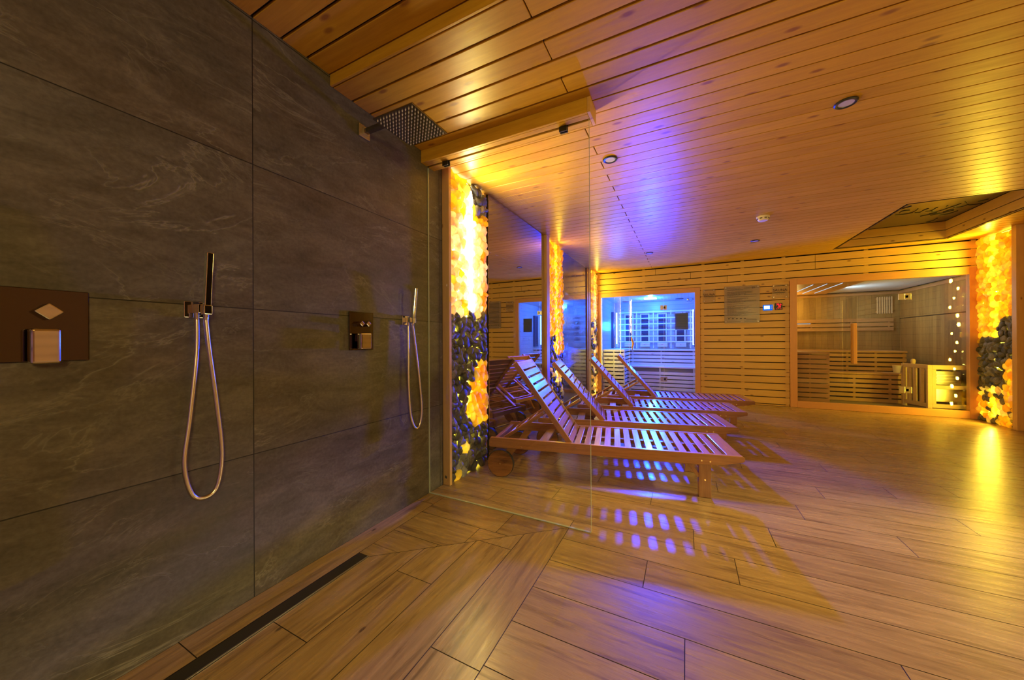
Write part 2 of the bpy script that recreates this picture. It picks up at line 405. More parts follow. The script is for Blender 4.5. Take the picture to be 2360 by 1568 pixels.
# recess with board sides and a dark panel on top
rc=sroot('trim_recess')
b=MB()
for z0,z1 in ((ZC,ZC+.108),(ZC+.116,ZC+.224)):
    b.box(3.488,4.582,6.47,6.484,z0,z1); b.box(3.488,4.582,4.646,4.66,z0,z1)
    b.box(3.486,3.50,4.66,6.47,z0,z1); b.box(4.57,4.584,4.66,6.47,z0,z1)
b.build('side_boards',M['pine_wall'],rc,bevel=.0015,seg=1)
q=MB(); q.box(3.47,3.486,4.64,6.49,ZC,2.60); q.box(4.584,4.60,4.64,6.49,ZC,2.60); q.box(3.47,4.6,4.63,4.646,ZC,2.6); q.box(3.47,4.6,6.484,6.5,ZC,2.6)
q.build('recess_box',M['backing'],rc)
sp=thing('ceiling_panel','dark panel with handwritten black lettering set inside the ceiling recess','panel',(4.03,5.56,2.56))
MB().box(-.535,.535,-.905,.905,0,.01).build('panel_sheet',M['panel'],sp)
strokes=[[(3.87,5.859),(3.943,5.878),(4.008,5.854),(4.014,5.768),(4.0,5.71)],[(3.885,5.802),(3.879,5.72),(3.939,5.724)],[(3.807,5.616),(3.849,5.606),(3.883,5.556)],[(4.041,5.865),(4.09,5.874),(4.087,5.805),(4.103,5.749)],[(4.131,5.866),(4.179,5.865),(4.173,5.743)],[(4.201,5.91),(4.265,5.921),(4.312,5.805),(4.341,5.714)],[(4.26,5.778),(4.245,5.725)],[(4.173,6.07),(4.237,6.032),(4.316,6.022)],[(4.217,5.998),(4.272,5.969)],[(4.332,5.989),(4.352,5.944),(4.378,5.913)],[(4.346,6.03),(4.385,5.983),(4.405,5.96)],[(4.264,6.081),(4.291,6.06),(4.359,6.026)],[(4.353,6.116),(4.428,6.108),(4.458,6.01)],[(4.371,6.41),(4.393,6.40),(4.414,6.36),(4.404,6.264)],[(4.344,5.832),(4.409,5.855),(4.435,5.787)],[(4.452,5.816),(4.515,5.828),(4.555,5.814)],[(4.467,5.715),(4.497,5.701),(4.519,5.666)],[(4.346,5.661),(4.394,5.735)]]
w=MB()
def smooth_path(ps,n=8):
    out=[]; P=[ps[0]]+list(ps)+[ps[-1]]
    for i in range(1,len(P)-2):
        p0,p1,p2,p3=P[i-1],P[i],P[i+1],P[i+2]
        for k in range(n):
            t=k/n; out.append(tuple(.5*((2*b)+(-a+c)*t+(2*a-5*b+4*c-d)*t*t+(-a+3*b-3*c+d)*t**3) for a,b,c,d in zip(p0,p1,p2,p3)))
    out.append(tuple(ps[-1])); return out
for s_ in strokes: w.tube([(a-4.03,b-5.56,-.002) for a,b in smooth_path(s_,5)],.0055,6)
w.build('lettering',M['black'],sp,label='cursive black lettering strokes')

# ------------------------------------------------------------------ walls
b=MB(); b.box(-.10,0,-1.75,2.02,0,2.42); struct(b.build('wall_left',M['slate']))
b=MB(); b.box(-.10,0,2.02,6.75,0,2.42); struct(b.build('wall_left_rear',M['backing']))
b=MB(); b.box(0,.006,4.66,6.07,0,ZC); struct(b.build('wall_tile_panel',M['gloss']))
b=MB(); b.box(-.02,.004,-1.70,1.88,0,.004); 
# shower end profile and wood posts
b=MB(); b.box(0,.006,1.866,1.872,0,ZC-.09); struct(b.build('trim_glass_seal',M['glass_edge']))
def post(n,x1,y0,y1,mat='post'): return struct(MB().box(0.0,x1,y0,y1,0.0005,ZC-.0005).build('trim_%d'%n,M[mat],bevel=.003))
post(1,.062,2.022,2.05); post(2,.03,2.566,2.60); post(3,.085,3.925,3.985); post(4,.075,3.988,4.05)
post(5,.022,6.072,6.16,'teak'); post(6,.03,6.165,6.33)
struct(MB().box(4.925,5.0,6.055,6.12,.0005,ZC-.0005).build('trim_7',M['post'],bevel=.003))
# glossy grey wall mirror
mr=thing('wall_mirror','floor-to-ceiling grey mirror between two glowing stone columns','mirror',(0,3.26,0))
MB().box(.002,.045,-.655,.66,.001,2.326).build('mirror_backing',M['backing'],mr)
MB().box(.045,.05,-.655,.66,.001,2.326).build('mirror_glass',M['mirror'],mr)

# slatted wall helper ------------------------------------------------
Z0S=2.322; PS=.1093
def slat_levels():
    out=[]; z=Z0S
    while z>.02: out.append((max(z-PS+.006,.004),z-.006)); z-=PS
    return out
sl=MB(); bb=MB()
def slat_run(x0,x1,zlo,zhi,battens,joints=()):
    for i,(a,c) in enumerate(slat_levels()):
        a2,c2=max(a,zlo),min(c,zhi)
        if c2-a2<.012: continue
        cuts=sorted([x0]+[j for j,r in joints if r==i and x0<j<x1]+[x1])
        for p,q_ in zip(cuts[:-1],cuts[1:]): sl.box(p+.0025,q_-.0025,YB,YB+.018,a2,c2)
    for x in battens: bb.box(x-.022,x+.022,YB+.012,YB+.045,zlo,zhi)
slat_run(-.0,5.0,1.945,2.33,(.08,.9,1.85,2.41,2.95,3.9,4.93),((1.66,1),(3.33,0),(1.1,0),(3.33,1),(2.2,2)))
slat_run(1.805,3.018,0,1.945,(1.84,2.41,2.99))
struct(sl.build('wall_back',M['pine_wall'],bevel=.0015,seg=1))
struct(bb.build('wall_back_battens',M['pine_wall']))
b=MB(); b.box(-.1,5.1,YB+.046,YB+.06,1.95,2.42); b.box(1.76,3.06,YB+.046,YB+.06,0,2.42)
struct(b.build('wall_back_lining',M['backing']))
# right wall, near wall, hallway (outside the frame but reflected and lighting the room)
sl=MB()
def wall_slats_y(x,y0,y1,sgn):
    for (a,c) in slat_levels(): sl.box(min(x,x+sgn*.018),max(x,x+sgn*.018),y0,y1,a,c)
wall_slats_y(5.0,3.02,6.055,1); wall_slats_y(5.0,-1.6,2.2,1)
for (a,c) in slat_levels():
    if c>2.0: sl.box(5.0,5.018,2.2,3.02,a,c)
for (a,c) in slat_levels(): sl.box(0,5.0,-1.62,-1.60,a,c)
struct(sl.build('wall_right',M['pine_wall']))
b=MB(); b.box(5.02,5.1,3.02,6.75,0,2.42); b.box(5.02,5.1,-1.75,2.2,0,2.42); b.box(5.02,5.1,2.2,3.02,2.05,2.42); b.box(-.1,5.1,-1.75,-1.63,0,2.42)
b.box(5.0,5.02,6.12,6.75,0,2.42)
struct(b.build('wall_right_lining',M['backing']))
b=MB(); b.box(9.4,9.5,.4,4.2,0,2.45); b.box(5.1,9.5,.3,.4,0,2.45); b.box(5.1,9.5,4.2,4.3,0,2.45); b.box(5.1,9.5,.3,4.3,2.4,2.5)
struct(b.build('wall_hall',simple('hall_plaster',(.12,.09,.05),.8)))

# ------------------------------------------------------------------ beam + shower glass
bm=thing('ceiling_beam','boxed pine beam under the ceiling carrying the top of the shower glass','beam',(0,1.80,2.25))
MB().box(.0005,1.128,0,.018,0,.0815).build('front_board',M['pine'],bm,bevel=.0015,seg=1)
MB().box(.0005,1.128,.0185,.058,0,.016).build('bottom_board',M['pine'],bm,bevel=.0015,seg=1)
MB().box(.0005,1.128,.0765,.116,0,.016).build('bottom_board',M['pine'],bm,bevel=.0015,seg=1)
MB().box(.0005,1.128,.1165,.134,0,.0815).build('front_board',M['pine'],bm,bevel=.0015,seg=1)
MB().box(1.1285,1.146,0,.134,0,.0815).build('end_board',M['post'],bm,bevel=.0015,seg=1)
sg=thing('shower_screen','tall clear frameless glass shower screen standing between slate wall and room','glass screen',(0,1.865,0))
MB().box(.008,1.122,0,.008,.003,2.262).build('glass_pane',M['glass'],sg)
MB().box(1.1225,1.124,.0,.008,.003,2.262).build('glass_edge',M['glass_edge'],sg)
MB().box(.008,1.122,-.002,.010,.0005,.004).build('floor_seal',M['glass_edge'],sg)
for i,x in enumerate((.158,.978)):
    c=MB().box(x-.022,x+.022,-.012,.0,2.222,2.282).box(x-.022,x+.022,.008,.020,2.222,2.282)
    c.build('glass_clamp',M['black'],sg,bevel=.002)

# ------------------------------------------------------------------ stone columns
def ico(sub=2):
    t=(1+5**.5)/2
    V=[Vector(p).normalized() for p in [(-1,t,0),(1,t,0),(-1,-t,0),(1,-t,0),(0,-1,t),(0,1,t),(0,-1,-t),(0,1,-t),(t,0,-1),(t,0,1),(-t,0,-1),(-t,0,1)]]
    Fc=[(0,11,5),(0,5,1),(0,1,7),(0,7,10),(0,10,11),(1,5,9),(5,11,4),(11,10,2),(10,7,6),(7,1,8),(3,9,4),(3,4,2),(3,2,6),(3,6,8),(3,8,9),(4,9,5),(2,4,11),(6,2,10),(8,6,7),(9,8,1)]
    for _ in range(sub):
        c={}; N=[]
        def mid(a,b):
            k=(min(a,b),max(a,b))
            if k not in c: c[k]=len(V); V.append(((V[a]+V[b])/2).normalized())
            return c[k]
        for a,b,d in Fc:
            x,y,z=mid(a,b),mid(b,d),mid(d,a); N+=[(a,x,z),(b,y,x),(d,z,y),(x,y,z)]
        Fc=N
    return V,Fc
ICO=ico(2)
def stone(mb,place,u,v,h,ru,rv,rh,col,R,jag=.25,smooth=True):
    ph=[(R.uniform(0,6.3),R.uniform(-1,1),R.uniform(-1,1),R.uniform(-1,1)) for _ in range(5)]
    a=R.uniform(0,PI); ca,sa=math.cos(a),math.sin(a); cuts=[(Vector((R.uniform(-1,1),R.uniform(-1,1),R.uniform(-.2,1))).normalized(),R.uniform(.55,.9)) for _ in range(4)]
    vs=[]
    for p in ICO[0]:
        q=p.copy()
        for n_,d in cuts:
            e=q.dot(n_)-d
            if e>0: q-=n_*e*.9
        s=1+sum(math.sin(f[0]+3.1*(p.x*f[1]+p.y*f[2]+p.z*f[3])) for f in ph)*jag*.28
        x,y,z=q.x*s*ru,q.y*s*rv,q.z*s*rh
        vs.append(place(u+x*ca-y*sa,v+x*sa+y*ca,max(h+z,.0015)))
    mb.quadset(vs,ICO[1],[[(0,0)]*3]*len(ICO[1]),col,smooth)
AMB=[(1,.76,.08),(1,.84,.18),(.98,.64,.04),(1,.88,.28),(1,.80,.10),(.97,.68,.06)]
PALE=[(1,.87,.66),(1,.91,.76),(1,.79,.50),(1,.85,.60),(.97,.75,.50),(1,.94,.84)]
CREAM=[(1,.84,.45),(1,.78,.34),(.95,.88,.62),(1,.9,.6)]
GREY=[(.17,.155,.12),(.11,.10,.08),(.22,.20,.155),(.07,.066,.055)]
def column(name,label,loc,width,place,classify,strip_mat,back_mat,seed,strip_u,group,step=.074,seg=((.02,2.3),),hl=.030,sr=.005):
    R=random.Random(seed); t=thing(name,label,'stone panel',loc,0,group)
    loc=Vector(loc); P=lambda u,v,h:tuple(Vector(place(u,v,h))-loc)
    def slab(n,u0,u1,v0,v1,h0,h1,mat):
        m=MB(); a,b=Vector(P(u0,v0,h0)),Vector(P(u1,v1,h1))
        m.box(min(a.x,b.x),max(a.x,b.x),min(a.y,b.y),max(a.y,b.y),min(a.z,b.z),max(a.z,b.z)); return m.build(n,mat,t)
    slab('backlight_panel',.004,width-.004,.004,ZC-.006,.002,.006,back_mat)
    m=MB()
    for (v0,v1) in seg:
        n=int((v1-v0)/.03); pp=[P(strip_u+.022*math.sin(3.1*k*.03+seed)+R.uniform(-.004,.004),v0+(v1-v0)*k/n,hl) for k in range(n+1)]
        m.tube(pp,[sr*R.uniform(.6,1.25) for _ in pp],8)
    m.build('led_strip',strip_mat,t,label='glowing led strip between the stones')
    salt,dark=MB(),MB(); v=.03; row=0
    while v<ZC-.022:
        n=max(3,int(width/step)); 
        for i in range(n+1):
            u=(i+(.5 if row%2 else 0.))*width/n+R.uniform(-.012,.012); vv=v+R.uniform(-.012,.012)
            if u<.018 or u>width-.014: 
                if i in (0,n): u=min(max(u,.022),width-.02)
                else: continue
            vv=min(max(vv,.032),ZC-.03)
            kind=classify(u/width,vv,R); r=step*(R.uniform(.50,.70) if kind!='g' else R.uniform(.60,.74))
            lim=min(u,width-u)+.012
            if kind=='g':
                r*=.95; stone(dark,P,u,vv,.030+R.uniform(-.004,.008),min(r*R.uniform(.85,1.15),lim),min(r*R.uniform(.85,1.1),.055),.028,(*R.choice(GREY),1),R,.5)
            else:
                pal={'a':AMB,'p':PALE,'c':CREAM}[kind]
                stone(salt,P,u,vv,.036+R.uniform(-.006,.010),min(r*1.12,lim),min(r*R.uniform(.95,1.35),.05),.028,(*R.choice(pal),1),R,.35)
        v+=step*.80; row+=1
    if salt.v: salt.build('salt_stones',M['salt'],t,label='translucent salt stones lit from behind')
    if dark.v: dark.build('dark_stones',M['rock'],t,label='dark grey rocks with glowing gaps')
    return t
def cls1(u,z,R):
    if z>2.12-(.55*max(0,.95-u)) and u>.45 and z>2.0+.4*(1-u): return 'g'
    if z>1.27: return 'a' if (z>2.02 or (u>.85 and z<1.45) or R.random()<.12) else 'p'
    if u>.60+.10*math.sin(z*9) and .36<z<.86: return 'a'
    if R.random()<.012: return 'a'
    return 'g'
column('salt_stone_panel','backlit salt stone column nearest the shower, blazing white above and dark rocks below',(0,2.31,0),.512,lambda u,z,h:(h,2.052+u,z),cls1,M['led_hot'],M['backlight'],3,.27,'backlit stone columns',seg=((1.28,2.24),),hl=.046,sr=.027)
o=bpy.data.objects['salt_stone_panel']
MB().box(.0062,.0072,-.25,.25,1.27,ZC-.008).build('backlight_panel',M['backlight_pale'],o)
m=MB(); m.box(.0065,.012,-.0,.010,.03,1.26); m.build('led_strip',M['led_pale'],o)
def cls2(u,z,R):
    if z>1.12: return 'a'
    if z>.86: return 'g' if u<.42 else 'a'
    return 'g' if R.random()<.75 else 'c'
column('salt_stone_panel','backlit orange salt stone column between mirror and polished blue-lit tiles',(0,4.35,0),.575,lambda u,z,h:(h,4.054+u,z),cls2,M['led_warm'],M['backlight'],5,.30,'backlit stone columns',step=.072)
def cls3(u,z,R):
    return 'c' if z>1.42 or R.random()<.5 else 'g'
column('salt_stone_panel','narrow pale backlit stone column in the far corner beside the blue cabin',(0,6.51,0),.36,lambda u,z,h:(h,6.335+u,z),cls3,M['led_pale'],M['backlight'],9,.17,'backlit stone columns',step=.072)
def cls4(u,z,R):
    # u=0 at the corner with the sauna wall, u=1 towards the camera
    if z<.42: return 'a' if R.random()<.62 else ('c' if R.random()<.4 else 'g')
    if u>.74 and z<.82: return 'a'
    return 'g' if z<.95+.40*u+.06*math.sin(u*11) else 'a'
column('salt_stone_panel','backlit amber and dark rock column at the right of the sauna glass',(5.0,6.40,0),.565,lambda u,z,h:(5.0-h,6.69-u,z),cls4,M['led_warm'],M['backlight'],11,.27,'backlit stone columns',step=.078)

# ------------------------------------------------------------------ shower fittings
def rbox(x0,x1,y0,y1,z0,z1,name,mat,parent,bev=.002,label=None): return MB().box(x0,x1,y0,y1,z0,z1).build(name,mat,parent,bevel=bev,seg=3,label=label)
def diamond_knob(x,y,z,parent,s=.026,depth=.03):
    p=[(s,0),(0,s*.92),(-s,0),(0,-s*.92)]
    MB().prism(p,(x,y,z),(0,1,0),(0,0,1),(depth,0,0)).build('diverter_knob',M['chrome'],parent,bevel=.003)
def lever(x,y0,y1,z0,z1,parent):
    MB().box(x,x+.018,y0+.012,y1-.012,z0+.04,z1-.008).build('handle_neck',M['chrome'],parent,bevel=.004)
    MB().box(x+.018,x+.052,y0,y1,z0,z1).build('lever_handle',M['chrome'],parent,bevel=.007,seg=4)
v1=thing('shower_mixer','large square-cornered mixer plate with diamond knob at the photo left edge of slate wall','shower valve',(0,.225,1.10),0,'concealed shower mixers')
rbox(.0005,.010,-.125,.123,-.102,.098,'wall_plate',M['chrome_plate'],v1)
diamond_knob(.010,.047,.035,v1); lever(.010,.012,.064,-.107,-.012,v1)
v2=thing('shower_mixer','upright rectangular mixer plate with two small knobs below the rain shower','shower valve',(0,1.313,1.105),0,'concealed shower mixers')
rbox(.0005,.010,-.077,.077,-.103,.103,'wall_plate',M['chrome_plate'],v2)
for yy in (-.030,.012): diamond_knob(.010,yy+.006,.038,v2,.017,.034)
lever(.010,-.048,.022,-.098,-.012,v2)
def catmull(ps,n=14): return smooth_path(ps,n)
def hand_shower(label,y,z,loops,tilt):
    t=thing('hand_shower',label,'hand shower',(0,y,z),0,'chrome hand showers')
    rbox(.0005,.010,-.040,.018,-.028,.030,'wall_plate',M['chrome'],t)
    rbox(.010,.050,-.016,.006,-.012,.020,'bracket_arm',M['chrome'],t)
    rbox(.040,.064,-.006,.022,-.018,.018,'holder',M['chrome'],t,.004)
    h=MB(); h.prism([(-.0105,-.009),(.0105,-.009),(.0105,.009),(-.0105,.009)],(.052,.008,.0),(0,1,0),(1,0,0),Vector((.012,tilt,.205)))
    h.build('handset',M['chrome'],t,bevel=.003,seg=3)
    MB().cyl((.050,.006,-.035),(.052,.008,0),.008,16).build('handset_nut',M['chrome'],t)
    MB().cyl((.030,-.012,-.034),(.030,-.012,-.010),.007,16).build('outlet_nut',M['chrome'],t)
    # ribbed metal hose hanging in a long loop
    P=catmull([Vector(p) for p in loops],26); P=[Vector(p) for p in P]
    # resample
    L=[0]
    for a,b_ in zip(P[:-1],P[1:]): L.append(L[-1]+(b_-a).length)
    n=int(L[-1]/.0022); pts=[]; rad=[]; j=0
    for i in range(n+1):
        s=L[-1]*i/n
        while j<len(L)-2 and L[j+1]<s: j+=1
        f=(s-L[j])/max(1e-9,L[j+1]-L[j]); pts.append(P[j].lerp(P[j+1],f)); rad.append(.0079 if i%2 else .0068)
    MB().tube(pts,rad,12).build('hose',M['hose'],t,label='ribbed metal hose hanging in a loop')
    return t
M['hose']=simple('ribbed_steel_hose',(.74,.68,.62),.24,1)
hand_shower('chrome hand shower whose looped hose hangs beside the large mixer',.605,1.165,
  [(.030,-.012,-.034),(.031,-.014,-.16),(.035,-.034,-.38),(.042,-.052,-.535),(.048,-.036,-.642),(.050,-.002,-.672),(.052,.036,-.645),(.055,.050,-.53),(.054,.036,-.35),(.052,.014,-.14),(.050,.006,-.035)],.004)
hand_shower('chrome hand shower with looped hose close to the shower glass',1.655,1.178,
  [(.030,-.012,-.034),(.031,-.014,-.20),(.034,-.016,-.40),(.042,-.012,-.57),(.048,.008,-.655),(.050,.036,-.686),(.052,.066,-.66),(.055,.078,-.56),(.054,.056,-.36),(.052,.024,-.15),(.050,.006,-.035)],.012)
rs=thing('rain_shower','square rain shower head on a straight arm high on the slate wall','shower head',(0,1.335,2.14))
rbox(.0005,.012,-.036,.036,.03,.098,'wall_plate',M['steel'],rs,label='brass-lit square wall plate')
rbox(.012,.030,-.018,.018,.045,.082,'arm_collar',M['chrome'],rs)
rbox(.030,.36,-.014,.014,.052,.074,'arm',M['headsteel'],rs)
rbox(.335,.363,-.014,.014,.006,.0515,'arm_drop',M['headsteel'],rs)
hd=rbox(.222,.476,-.130,.130,-.003,.005,'head_plate',M['headsteel'],rs,.002)
nz=MB()
for i in range(12):
    for j in range(12):
        x=.238+.222*i/11; yy=-.114+.228*j/11; nz.cyl((x,yy,-.010),(x,yy,-.003),.0022,6,.0036)
nz.build('nozzles',M['nozzle'],hd)

# ------------------------------------------------------------------ sun loungers
LL,LW=1.726,.570
def lounger(label,loc,rz,ang):
    t=thing('sun_lounger',label,'sun lounger',loc,rz,'teak loungers in the relaxation row'); tk=M['teak']; z1=.300
    for w0 in (0,LW-.028):
        prof=[(0,.232),(.012,.226),(1.45,.226),(1.60,.236),(LL-.012,.262),(LL,.27),(LL,z1-.010),(LL-.010,z1),(.010,z1),(0,z1-.012)]
        r=MB().prism(prof,(0,w0,0),(1,0,0),(0,0,1),(0,.028,0)).build('side_rail',tk,t,bevel=.002)
        yb=w0-.0015 if w0==0 else w0+.0295
        for s_,z in ((.20,.243),(.255,.241),(.66,.268),(1.478,.255),(1.528,.252)):
            MB().cyl((s_,yb-.0015,z),(s_,yb+.0015,z),.0055,12).build('bolt',M['brass'],r)
    for i in range(14):
        s_=.648+i*.0705; MB().box(s_,s_+.043,.0285,LW-.0285,z1-.016,z1-.003).build('seat_slat',tk,t,bevel=.0018)
    MB().box(1.632,1.716,.0285,LW-.0285,z1-.021,z1-.002).build('end_slat',tk,t,bevel=.0018)
    for w0 in (.272,): MB().box(.62,1.60,w0,w0+.028,z1-.046,z1-.0165).build('support_rail',tk,t,bevel=.0015)
    MB().box(.02,.05,.0285,LW-.0285,z1-.060,z1-.015).build('cross_rail',tk,t,bevel=.002)
    MB().box(.36,.43,.0285,LW-.0285,z1-.060,z1-.042).build('cross_slat',tk,t,bevel=.002)
    MB().box(.585,.612,.0285,LW-.0285,z1-.070,z1-.045).build('cross_rail',tk,t,bevel=.002)
    for w0 in (.031,LW-.071):
        lg=MB().box(1.468,1.542,w0,w0+.040,.0005,z1-.024).build('leg',tk,t,bevel=.003)
        MB().cyl((1.505,w0-.001,.118),(1.505,w0+.001,.118),.006,12).build('bolt',M['brass'],lg)
        MB().bar((1.40,w0+.02,.232),(1.472,w0+.02,.135),.022,.030,(0,1,0)).build('leg_brace',tk,t,bevel=.002)
    MB().box(1.49,1.52,.071,LW-.071,.16,.20).build('leg_stretcher',tk,t,bevel=.002)
    # wheels at the head end
    for w0,dr_ in ((-.004,1),(LW-.026,-1)):
        wh=MB().cyl((.088,w0,.105),(.088,w0+.030,.105),.1005,40).build('wheel',M['wheelwood'],t,bevel=.002)
        ty=MB(); n=48
        ring=[(.088+math.cos(2*PI*k/n),.105+math.sin(2*PI*k/n)) for k in range(n)]
        for k in range(n):
            a0,a1=2*PI*k/n,2*PI*(k+1)/n
            P=[(.088+r*math.cos(a),yy,.105+r*math.sin(a)) for r in (.1008,.1045) for a in (a0,a1) for yy in (w0+.001,w0+.029)]
            ty.quadset(P,[(0,1,3,2),(4,6,7,5),(0,2,6,4),(1,5,7,3)],[[(0,0)]*4]*4)
        ty.build('tyre',M['rubber'],wh)
        yh=w0-.001 if dr_>0 else w0+.031
        MB().cyl((.088,yh-.002,.105),(.088,yh+.002,.105),.007,14).build('hub_bolt',M['brass'],wh)
        yb=.0305 if dr_>0 else LW-.0605
        MB().prism([(-.03,0),(.03,0),(.035,.17),(-.035,.17)],(.088,yb,.09),(1,0,0),(.55,0,.835),(0,.030,0)).build('wheel_bracket',tk,t,bevel=.002)
    MB().cyl((.088,.027,.105),(.088,LW-.027,.105),.009,12).build('axle',M['steel'],t)
    # reclined backrest: local frame along d, normal n
    d=Vector((-math.cos(ang),0,math.sin(ang))); nn=Vector((math.sin(ang),0,math.cos(ang))); BL=.735
    o=Vector((.640,0,z1-.012))
    for w0 in (.032,LW-.058):
        MB().obox(o+Vector((0,w0,0))-nn*.040-d*.02,d*(BL+.02),(0,.026,0),nn*.040).build('backrest_stile',tk,t,bevel=.003)
    for i in range(11):
        a=.005+i*.0655; wd=.050 if i<10 else .078
        MB().obox(o+Vector((0,.0585,0))+d*a-nn*.018,d*min(wd,BL-a-.003),(0,LW-.117,0),nn*.016).build('backrest_slat',tk,t,bevel=.0018)
    # folding prop
    pt=o+d*.30-nn*.052; pb=Vector((.095,0,z1-.020))
    for w0 in (.074,LW-.098):
        MB().bar(pt+Vector((0,w0+.012,0)),pb+Vector((0,w0+.012,0)),.024,.036,(0,1,0)).build('prop_arm',tk,t,bevel=.003)
    for f in (0.02,.42,.66,.97):
        c=pt.lerp(pb,f); MB().cyl(c+Vector((0,.060 if f==.02 else .088,0)),c+Vector((0,LW-(.060 if f==.02 else .088),0)),.008,12).build('dowel',M['steel'] if f in (.02,) else tk,t)
    for f in (.02,.42,.66):
        c=pt.lerp(pb,f); MB().cyl(c+Vector((0,.071,0)),c+Vector((0,.0735,0)),.010,12).build('bolt',M['brass'],t)
    return t
def ang2(a,b): return math.atan2(b[1]-a[1],b[0]-a[0])
l1=lounger('brown wooden slatted lounger nearest the camera, steep raised backrest',(.223,2.311,0),ang2((.223,2.311),(1.92,2.628)),math.radians(54.5))
l2=lounger('second wooden lounger from the camera, lit orange on its long side rail',(.304,3.10,0),ang2((.304,3.10),(1.966,3.475)),math.radians(49))
l3=dup_tree(l2); l3.location=(.45,3.945,0); l3.rotation_euler[2]=ang2((.45,3.945),(2.148,4.245)); l3['label']='third wooden lounger from the camera, backrest in front of the pale corner column'
l4=dup_tree(l2); l4.location=(.62,4.79,0); l4.rotation_euler[2]=ang2((.62,4.79),(2.33,5.03)); l4['label']='farthest wooden lounger, standing right in front of the blue cabin glass'

# ------------------------------------------------------------------ infrared cabin
X0,X1,Y0,Y1,ZB=.13,1.78,6.76,8.20,1.885
b=MB()
def boards_y(xw,y0,y1,z0,z1,pitch,sgn):
    z=z0
    while z<z1: b.box(min(xw,xw+sgn*.012),max(xw,xw+sgn*.012),y0,y1,z+.001,min(z+pitch,z1)-.001); z+=pitch
boards_y(X0,Y0,Y1,0,ZB,.095,-1); boards_y(X1,Y0,Y1,0,ZB,.095,1)
z=0
while z<ZB: b.box(X0,X1,Y1,Y1+.012,z+.001,min(z+.095,ZB)-.001); z+=.095
x=X0
while x<X1: b.box(x+.001,min(x+.06,X1)-.001,Y0,Y1,ZB,ZB+.012); x+=.06
struct(b.build('wall_infrared_cabin',M['cabinwall']))
b=MB(); b.box(X0-.03,X0-.014,Y0,Y1+.03,0,1.93); b.box(X1+.014,X1+.03,Y0,Y1+.03,0,1.93); b.box(X0-.03,X1+.03,Y1+.014,Y1+.03,0,1.93); b.box(X0-.03,X1+.03,YB+.061,Y1+.03,ZB+.014,ZB+.03)
struct(b.build('wall_infrared_shell',M['backing']))
struct(MB().box(X0,X1,YB+.05,Y1,-.02,.03).build('floor_infrared_cabin',M['bench']))
d1=sroot('door_1')
f=MB(); f.box(.05,.13,YB-.014,YB+.055,.002,1.94).box(1.723,1.804,YB-.014,YB+.055,.002,1.94).box(.1305,1.7225,YB-.014,YB+.055,1.858,1.94).box(.1305,1.7225,YB-.014,YB+.055,.002,.07)
f.build('door_frame',M['frame'],d1,bevel=.002)
for a,c in ((.132,.645),(.650,1.235),(1.240,1.721)): MB().box(a,c,YB-.004,YB+.004,.072,1.856).build('glass_pane',M['glass'],d1)
for x in (.6475,1.2375): MB().box(x-.002,x+.002,YB-.004,YB+.004,.072,1.856).build('glass_joint',simple('frosted_joint',(.75,.8,.8),.2),d1)
def hinge(x,z,root,w=.062,h=.042):
    MB().box(x-w,x-.004,YB-.018,YB-.005,z-h,z+h).box(x+.004,x+w,YB-.018,YB-.005,z-h,z+h).box(x-.004,x+.034,YB-.018,YB-.006,z-h*.45,z+h*.45).build('hinge',M['hinge'],root,bevel=.002)
for z in (1.62,.35): hinge(1.2325,z,d1,.055,.043)
hp=catmull([(.690,6.66,1.10),(.705,6.645,1.04),(.722,6.64,.98),(.712,6.64,.92),(.706,6.66,.87)],6)
MB().tube(hp,[.010+.010*math.sin(PI*i/(len(hp)-1)) for i in range(len(hp))],10).build('handle',M['frame'],d1)
MB().box(1.417,1.621,YB+.005,YB+.008,1.224,1.512).build('notice_sheet',M['sheet'],d1,label='printed notice sheet behind the glass')
# bench
bn=thing('corner_bench','slatted L-shaped bench inside the blue-lit infrared cabin','bench',(X0,Y0,0))
def rel(root): 
    L=Vector(root.location)
    def bx(x0,x1,y0,y1,z0,z1,name,mat=M['pale'],bev=.0015): return MB().box(x0-L.x,x1-L.x,y0-L.y,y1-L.y,z0-L.z,z1-L.z).build(name,mat,root,bevel=bev,seg=1)
    return bx
bx=rel(bn)
bx(.545,X1-.002,7.60,8.198,.825,.853,'seat_top'); bx(X0+.002,.544,6.80,8.198,.825,.866,'arm_top')
z=.80
while z>.10:
    if z>.53: bx(.545,X1-.002,7.612,7.628,z-.055,z,'front_slat')
    if z<.50: bx(.545,X1-.002,7.20,7.216,z-.055,z,'front_slat')
    bx(X0+.002,.543,6.805,6.82,z-.052,z,'end_slat'); bx(.527,.543,6.822,7.60,z-.052,z,'end_slat')
    z-=.074
bx(.545,X1-.002,7.17,7.61,.508,.534,'lower_seat')
for x in (.57,1.12,1.70): bx(x,x+.03,7.63,7.65,.04,.82,'bench_post')
for x in (.57,1.12,1.70): bx(x,x+.03,7.22,7.24,.04,.505,'bench_post')
for x in (.135,.33,.52): bx(x,x+.022,6.822,6.84,.04,.82,'bench_post')
bx(.16,.52,6.86,6.87,.04,.80,'bench_shade_sheet',M['backing'])  # dark sheets behind the slats stand in for shade inside the bench
bx(.56,1.76,7.66,7.67,.04,.80,'bench_shade_sheet',simple('bench_gap_shade',(.30,.27,.22),.7)); bx(.56,1.76,7.26,7.27,.04,.50,'bench_shade_sheet',simple('bench_gap_shade',(.30,.27,.22),.7))
